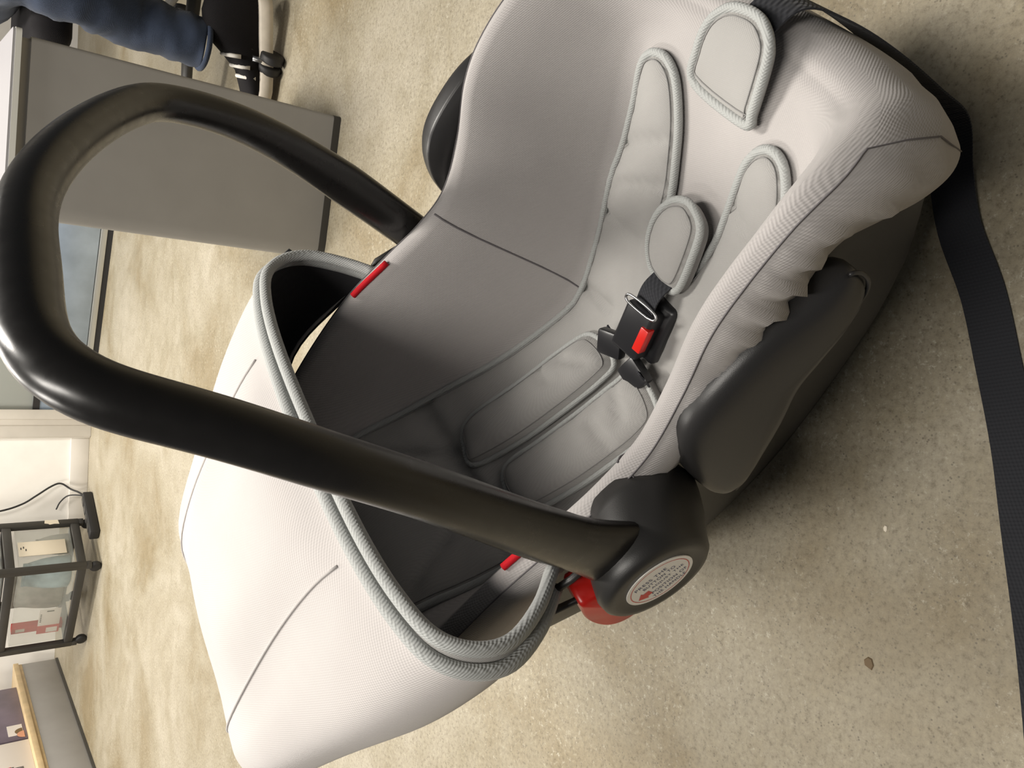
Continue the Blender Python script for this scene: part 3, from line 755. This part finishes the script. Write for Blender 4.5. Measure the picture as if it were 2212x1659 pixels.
# ------------------------------------------------------------------ person's leg on an office chair
CHX, CHY = 1.12, 2.27
CH = empty('office_chair', (CHX, CHY, 0), 0, 'black office chair on casters, in the background behind the counter', 'chair')
ang0 = math.atan2(1.93 - CHY, 0.785 - CHX); AL = math.hypot(1.93 - CHY, 0.785 - CHX)
for k in range(5):
    a = ang0 + k * 2 * math.pi / 5; u = Vector((math.cos(a), math.sin(a), 0))
    arm = tube('base_arm', [Vector((0, 0, 0.115)) + u * 0.02, Vector((0, 0, 0.105)) + u * AL * 0.5, Vector((0, 0, 0.078)) + u * AL], [(0.026, 0.020), (0.023, 0.016), (0.018, 0.012)], 'cart', CH, 12, ref=(-u.y, u.x, 0))
    for sd in (-1, 1):
        c = u * (AL + 0.01) + Vector((-u.y, u.x, 0)) * 0.014 * sd + Vector((0, 0, 0.029))
        rows = []
        for r_, h in ((0.006, -0.010), (0.026, -0.010), (0.029, -0.006), (0.029, 0.006), (0.026, 0.010), (0.006, 0.010)):
            rows.append([c + Vector((-u.y, u.x, 0)) * h + u * (r_ * math.cos(2 * math.pi * j / 20)) + Vector((0, 0, r_ * math.sin(2 * math.pi * j / 20))) for j in range(20)])
        loft('caster_wheel', rows, 'rubber', arm, closed_c=True, caps=True)
    tube('caster_stem', [u * (AL + 0.01) + Vector((0, 0, 0.03)), u * (AL + 0.01) + Vector((0, 0, 0.075))], 0.008, 'steel', arm, 8)
tube('gas_column', [(0, 0, 0.08), (0, 0, 0.42)], 0.028, 'cart', CH, 20)
box('seat', (-0.10, 0.05, 0.480), (0.56, 0.50, 0.085), 'shoeblack', CH, 0.035, 4)
box('backrest', (-0.06, 0.36, 0.82), (0.46, 0.07, 0.52), 'shoeblack', CH, 0.03, 4)

PERSON = empty('person', (0.84, 2.02, 0), 0, 'seated person in blue jeans and black sneakers, only one lower leg in view', 'person')
def P(x, y, z): return Vector((x - 0.84, y - 2.02, z))
leg = [P(0.803, 1.985, 0.172), P(0.806, 1.99, 0.20), P(0.815, 2.00, 0.26), P(0.826, 2.015, 0.33), P(0.840, 1.985, 0.42), P(0.852, 1.975, 0.50), P(0.868, 2.00, 0.575), P(0.885, 2.08, 0.612), P(0.91, 2.20, 0.620), P(0.94, 2.34, 0.622)]
lr = [0.056, 0.0575, 0.060, 0.064, 0.072, 0.080, 0.088, 0.092, 0.098, 0.100]
lc = cat_rom(leg, 6); rr = []
tot = len(lc) - 1
for i in range(len(lc)):
    f_ = i / tot * (len(lr) - 1); a = int(min(len(lr) - 2, f_)); r_ = lerp(lr[a], lr[a + 1], f_ - a)
    fold = 0.0
    rr.append((r_ + fold, r_ * 1.05 + fold * 0.6))
TR = tube('jeans_leg', lc, rr, 'denim', PERSON, 28)
from mathutils import noise as mnoise
for v in TR.data.vertices:
    d_ = mnoise.noise(Vector((v.co.x * 16, v.co.y * 16, v.co.z * 30))) * 0.010
    c_ = min(lc, key=lambda q: (q - v.co).length_squared); v.co += (v.co - c_).normalized() * d_
tube('jeans_hem', [lc[0] + Vector((0.0585 * math.cos(a), 0.061 * math.sin(a), 0.004)) for a in [2 * math.pi * k / 28 for k in range(28)]], 0.0065, 'denim', TR, 8, True)
# sneaker: heel at the right, toe to the left behind the counter, heel a little raised
HE = Vector((0.932, 1.905, 0.046)); TO = Vector((0.665, 2.01, 0.006)); ax = (TO - HE); SLn = ax.length; axd = ax.normalized()
sdv = Vector((0, 0, 1)).cross(axd).normalized(); upv = axd.cross(sdv).normalized()
if upv.z < 0: upv = -upv
def foot(s, w_, h): return HE + axd * (s * SLn) + sdv * w_ + upv * h - Vector((0.84, 2.02, 0))
secs = [(0.0, 0.018, 0.095), (0.02, 0.028, 0.125), (0.08, 0.034, 0.150), (0.18, 0.036, 0.158), (0.30, 0.036, 0.155), (0.40, 0.038, 0.140), (0.50, 0.042, 0.108), (0.62, 0.046, 0.074), (0.75, 0.048, 0.062), (0.87, 0.045, 0.053), (0.95, 0.036, 0.045), (1.0, 0.018, 0.036)]
def sole_curve(s): return 0.012 * math.sin(math.pi * s) * -0.3 + 0.02 * max(0, s - 0.7) ** 2 * 8
rows = []
for s_, wd, h in secs:
    r = []; b0 = sole_curve(s_) + 0.022
    for k in range(20):
        a = 2 * math.pi * k / 20
        cw = math.cos(a); sh = math.sin(a)
        r.append(foot(s_, wd * (abs(cw) ** 0.7) * (1 if cw > 0 else -1), b0 + (h - b0) * (0.5 + 0.5 * (abs(sh) ** 0.8) * (1 if sh > 0 else -1))))
    rows.append(r)
SH = loft('sneaker', rows, 'shoeblack', PERSON, closed_c=True, caps=True)
rows = []
for s_, wd, h in secs:
    r = []; b0 = sole_curve(s_); e = 1.13
    for (u_, hh) in ((-1, 0.003), (-1.02, 0.014), (-1, 0.030), (-0.85, 0.034), (0.85, 0.034), (1, 0.030), (1.02, 0.014), (1, 0.003), (0.8, 0.0), (-0.8, 0.0)):
        r.append(foot(s_ if 0 < s_ < 1 else (s_ - 0.012 if s_ == 0 else 1.012), u_ * wd * e, b0 + hh))
    rows.append(r)
loft('rubber_sole', rows, 'shoewhite', SH, closed_c=True, caps=True)
for s_ in (0.50, 0.58, 0.66):
    h = interp([(a, c) for a, b_, c in secs], s_)
    tube('lace', [foot(s_, -0.046, h - 0.032), foot(s_, -0.036, h - 0.008), foot(s_, 0.0, h + 0.003), foot(s_, 0.034, h - 0.008), foot(s_, 0.044, h - 0.03)], (0.0065, 0.003) if False else 0.005, 'lace', SH, 8)
tube('lace_eyelet', cat_rom([foot(0.44, -0.0415 - 0.001, 0.075) + Vector((0.004 * math.cos(q), 0, 0.004 * math.sin(q))) for q in [k * math.pi / 4 for k in range(8)]], 2, True), 0.0012, 'lace', SH, 6, True)

# ------------------------------------------------------------------ storage cart on casters
u2 = Vector((-0.83, 0.557, 0)).normalized(); v2 = Vector((u2.y, -u2.x, 0))
if v2.y < 0: v2 = -v2
A0 = Vector((-0.862, 3.815, 0)); LU, LV = 0.50, 0.27
CART = empty('storage_cart', A0, math.atan2(u2.y, u2.x), 'black plastic storage cart with clear drawers, on casters by the white wall', 'storage cart')
sg = 1 if Vector((-u2.y, u2.x, 0)).dot(v2) > 0 else -1
def cb(name, x0, x1, y0, y1, z0, z1, mat, parent=CART, bev=0.004):
    return box(name, ((x0 + x1) / 2, sg * (y0 + y1) / 2, (z0 + z1) / 2), (x1 - x0, y1 - y0, z1 - z0), mat, parent, bev)
for x in (0.0, LU):
    for y in (0.0, LV):
        cb('post', x - 0.014, x + 0.014, y - 0.014, y + 0.014, 0.06, 1.0, 'cart')
        rows = []
        c = Vector((x + (0.012 if x == 0 else -0.012), sg * y, 0.024))
        for r_, h in ((0.006, -0.011), (0.021, -0.011), (0.024, -0.007), (0.024, 0.007), (0.021, 0.011), (0.006, 0.011)):
            rows.append([c + Vector((r_ * math.cos(2 * math.pi * j / 18), h, r_ * math.sin(2 * math.pi * j / 18))) for j in range(18)])
        w_ = loft('caster_wheel', rows, 'rubber', CART, closed_c=True, caps=True)
        cb('caster_fork', x - 0.012, x + 0.012, y - 0.014, y + 0.014, 0.040, 0.062, 'cart', w_, 0.003)
for z in (0.06, 0.325, 0.62, 0.95):
    for y in (0.0, LV): cb('long_rail', 0.0, LU, y - 0.010, y + 0.010, z, z + 0.034, 'cart')
    for x in (0.0, LU): cb('short_rail', x - 0.010, x + 0.010, 0.0, LV, z, z + 0.034, 'cart')
for z0, z1 in ((0.10, 0.31), (0.37, 0.60), (0.66, 0.93)):
    d = cb('drawer', 0.022, LU - 0.022, 0.004, 0.008, z0, z1, 'clear', CART, 0.001)
    cb('drawer_side', 0.010, 0.014, 0.02, LV - 0.02, z0, z1, 'clear', d, 0.001)
    cb('drawer_side', LU - 0.014, LU - 0.010, 0.02, LV - 0.02, z0, z1, 'clear', d, 0.001)
    cb('drawer_back', 0.02, LU - 0.02, LV - 0.008, LV - 0.004, z0, z1, 'clear', d, 0.001)
    cb('drawer_floor', 0.02, LU - 0.02, 0.01, LV - 0.01, z0 - 0.006, z0, 'clear', d, 0.001)
CW = Matrix.Translation(A0) @ Matrix.Rotation(math.atan2(u2.y, u2.x), 4, 'Z')
def at_cart(x, y, z): return CW @ Vector((x, sg * y, z))
def cart_thing(name, x, y, z, label, cat):
    return empty(name, at_cart(x, y, z), math.atan2(u2.y, u2.x), label, cat)
def cart_piece(name, o, x0, x1, y0, y1, z0, z1, mat, bev=0.001):
    return box(name, ((x0 + x1) / 2, sg * (y0 + y1) / 2, (z0 + z1) / 2), (x1 - x0, y1 - y0, z1 - z0), mat, o, bev)
# paper tag on the short side, blister card, bags inside
o = cart_thing('paper_tag', 0.005, 0.09, 0.125, 'long cream paper tag on the short side of the storage cart', 'tag')
cart_piece('sheet', o, -0.0015, 0.0005, 0.0, 0.085, 0.0, 0.18, 'paper', 0.0004)
for dy, dz in ((0.03, 0.150), (0.045, 0.158), (0.04, 0.168)): cart_piece('printed_mark', o, -0.0022, -0.0016, dy, dy + 0.012, dz, dz + 0.004, 'dark', 0)
o = cart_thing('torn_label', -0.012, LV - 0.012, 0.14, 'torn white sticker on the back post of the storage cart', 'sticker')
mesh('torn_paper', [(-0.0035, sg * y, z) for y, z in ((-0.004, 0.0), (0.022, 0.004), (0.024, 0.055), (0.004, 0.058), (0.0, 0.044), (-0.006, 0.038), (-0.002, 0.02))], [tuple(range(7))], 'paper', o, False)
o = cart_thing('blister_card', 0.28, 0.022, 0.102, 'white and red hanging card in the bottom drawer of the cart', 'packaging')
cart_piece('card', o, 0.0, 0.155, 0, 0.002, 0.02, 0.105, 'boxwhite', 0.0004)
cart_piece('red_band', o, 0.105, 0.156, -0.0012, 0.0, 0.018, 0.106, 'redcard', 0)
cart_piece('barcode_panel', o, 0.120, 0.150, -0.0020, -0.0012, 0.026, 0.07, 'boxwhite', 0)
cart_piece('hang_slot', o, 0.010, 0.016, -0.0012, 0.0, 0.048, 0.076, 'dark', 0)
for k in range(5): cart_piece('printed_line', o, 0.03 + k * 0.011, 0.035 + k * 0.011, -0.0012, 0, 0.094, 0.100, 'dark', 0)
def bag(name, x, y, z, sx, sy, sz, mat, label):
    o = empty(name, at_cart(x, y, z), math.atan2(u2.y, u2.x) + 0.1, label, 'bag')
    rows = []
    for t, w_, d_ in ((0, 0.9, 0.8), (0.04, 1, 1), (0.3, 1.0, 1.0), (0.6, 0.95, 0.85), (0.85, 0.9, 0.5), (0.97, 0.92, 0.12), (1.0, 0.93, 0.06)):
        rows.append([Vector((sx / 2 * w_ * math.copysign(abs(math.cos(a)) ** 0.6, math.cos(a)), sy / 2 * d_ * math.copysign(abs(math.sin(a)) ** 0.6, math.sin(a)), sz * t + 0.004 * math.sin(a * 3 + t * 5))) for a in [2 * math.pi * k / 24 for k in range(24)]])
    b_ = loft('pouch', rows, mat, o, closed_c=True, caps=True)
    cart_piece('top_seal', o, -sx * 0.46, sx * 0.46, -0.002, 0.002, sz, sz + 0.012, mat)
    return o
bag('plastic_bag', 0.13, 0.10, 0.101, 0.14, 0.10, 0.17, 'aqua', 'pale blue plastic packet in the bottom drawer of the cart')
bag('plastic_bag', 0.06, 0.20, 0.101, 0.08, 0.08, 0.12, 'greybag', 'grey plastic bag at the back of the bottom cart drawer')
bag('plastic_bag', 0.30, 0.18, 0.101, 0.24, 0.09, 0.185, 'greybag', 'grey plastic bag in the middle of the bottom cart drawer')
bag('foil_pouch', 0.10, 0.08, 0.371, 0.18, 0.10, 0.16, 'bluefoil', 'dark blue foil pouch in the upper drawer of the cart')
o = cart_thing('red_box', 0.29, 0.05, 0.101, 'flat red box lying at the end of the bottom cart drawer', 'box')
cart_piece('carton', o, 0.125, 0.160, 0, 0.035, 0.0, 0.20, 'redcard', 0.002)
cart_piece('printed_panel', o, 0.132, 0.150, -0.001, 0.0, 0.15, 0.185, 'boxwhite', 0)

# power strip and its cable along the wall
ps = empty('power_strip', (-0.672, 3.985, 0), math.atan2(-0.24, -0.17), 'black power strip lying on the floor behind the storage cart', 'power strip')
box('body', (0.0, 0, 0.021), (0.26, 0.052, 0.040), 'rubber', ps, 0.006, 2)
for k in range(4): box('socket', (-0.09 + k * 0.055, 0, 0.0415), (0.034, 0.034, 0.003), 'cart', ps, 0.001)
cb1 = tube('power_cable', cat_rom([(-0.60, 4.085, 0.03), (-0.585, 4.13, 0.05), (-0.575, 4.17, 0.075), (-0.548, 4.185, 0.115), (-0.56, 4.185, 0.155), (-0.60, 4.18, 0.215), (-0.635, 4.18, 0.27), (-0.66, 4.17, 0.36), (-0.68, 4.16, 0.55)], 6), 0.0042, 'rubber', None, 8)
tag(cb1, 'thick black cable looping up in front of the white wall', 'cable')
cb2 = tube('power_cable', cat_rom([(-0.61, 4.09, 0.03), (-0.60, 4.12, 0.04), (-0.605, 4.17, 0.085), (-0.635, 4.185, 0.115), (-0.67, 4.19, 0.13)], 6), 0.0032, 'rubber', None, 8)
tag(cb2, 'thin short black cable running into the storage cart', 'cable')

# ------------------------------------------------------------------ shelf with boxes on the left
sa = math.atan2(-0.809, -0.125)
SHF = empty('display_shelf', (-1.69, 4.25, 0), sa, 'low shelf with grey base panel and pale wooden board, beside the cart', 'shelf')
SL = 1.5
box('kick_strip', (0.15, 0.008, 0.006), (SL, 0.012, 0.012), 'dark', SHF)
box('base_panel', (0.15, 0.0, 0.090), (SL, 0.018, 0.156), 'cab', SHF, 0.001) 
sgn_in = -1
box('shelf_board', (0.15, -0.19, 0.188), (SL, 0.40, 0.040), 'wood', SHF, 0.002)
box('board_edge', (0.15, 0.014, 0.196), (SL, 0.010, 0.024), 'wood', SHF, 0.002)
box('back_panel', (0.15, -0.39, 0.6), (SL, 0.02, 1.2), 'cab', SHF, 0.002)
SW = Matrix.Translation(Vector((-1.69, 4.25, 0))) @ Matrix.Rotation(sa, 4, 'Z')
def shelf_box(name, x0, x1, z1, mat, label):
    o = empty(name, SW @ Vector(((x0 + x1) / 2, -0.16, 0.208)), sa, label, 'box')
    box('carton', (0, 0, z1 / 2), (x1 - x0, 0.28, z1), mat, o, 0.002)
    return o
o = shelf_box('product_box', -0.42, 0.065, 0.30, 'boxpurple', 'mauve printed product box on the low shelf, next to the white box')
box('white_panel', (0.165, 0.1412, 0.045), (0.09, 0.0015, 0.06), 'boxwhite', o)
vs = [(0.21 + 0.028 * math.cos(a), 0.143, 0.012 + 0.03 * abs(math.sin(a))) for a in [math.pi * k / 12 for k in range(13)]]
mesh('printed_face', vs, [tuple(range(13))], 'skin', o, False)
mesh('printed_hair', [(x - 0.028, 0.1425, z * 1.05 + 0.004) for x, y, z in vs], [tuple(range(13))], 'hair', o, False)
o = shelf_box('product_box', 0.08, 0.62, 0.34, 'boxwhite', 'white product box with a barcode at the near end of the low shelf')
for k, (dx, wd) in enumerate(((0, .004), (.007, .002), (.012, .006), (.021, .003), (.027, .005), (.035, .002), (.040, .004))):
    box('barcode_bar', (-0.06 + dx, 0.1406, 0.060), (wd, 0.0012, 0.036), 'dark', o)
box('printed_line', (-0.065, 0.1406, 0.115), (0.018, 0.0012, 0.055), 'redcard', o)
box('printed_line', (-0.065, 0.1406, 0.068 + 0.02), (0.012, 0.0012, 0.02), 'dark', o)

# ------------------------------------------------------------------ bits lying on the floor
def chip(name, x, y, pts, h, mat, label):
    n = len(pts); vs = [(a, b, 0.0002) for a, b in pts] + [(a * 0.8, b * 0.8, h) for a, b in pts]
    o = mesh(name, vs, [tuple(range(n)), tuple(range(n, 2 * n))] + [(i, (i + 1) % n, n + (i + 1) % n, n + i) for i in range(n)], mat, None, False)
    o.location = (x, y, 0.0); return tag(o, label, 'debris')
M['leaf'] = plain('dry_brown', (0.16, 0.11, 0.06), 0.8)
chip('paint_chip', -0.124, 0.358, [(-.0035, -.001), (-.001, -.002), (.003, -.0018), (.0038, .0005), (.001, .002), (-.002, .0015)], 0.0012, 'paper', 'tiny white paint chip on the concrete beside the seat')
chip('leaf_scrap', -0.255, 0.369, [(-.006, -.003), (-.001, -.005), (.005, -.003), (.006, .001), (.002, .005), (-.003, .004)], 0.001, 'leaf', 'small dry brown leaf scrap on the floor near the strap')
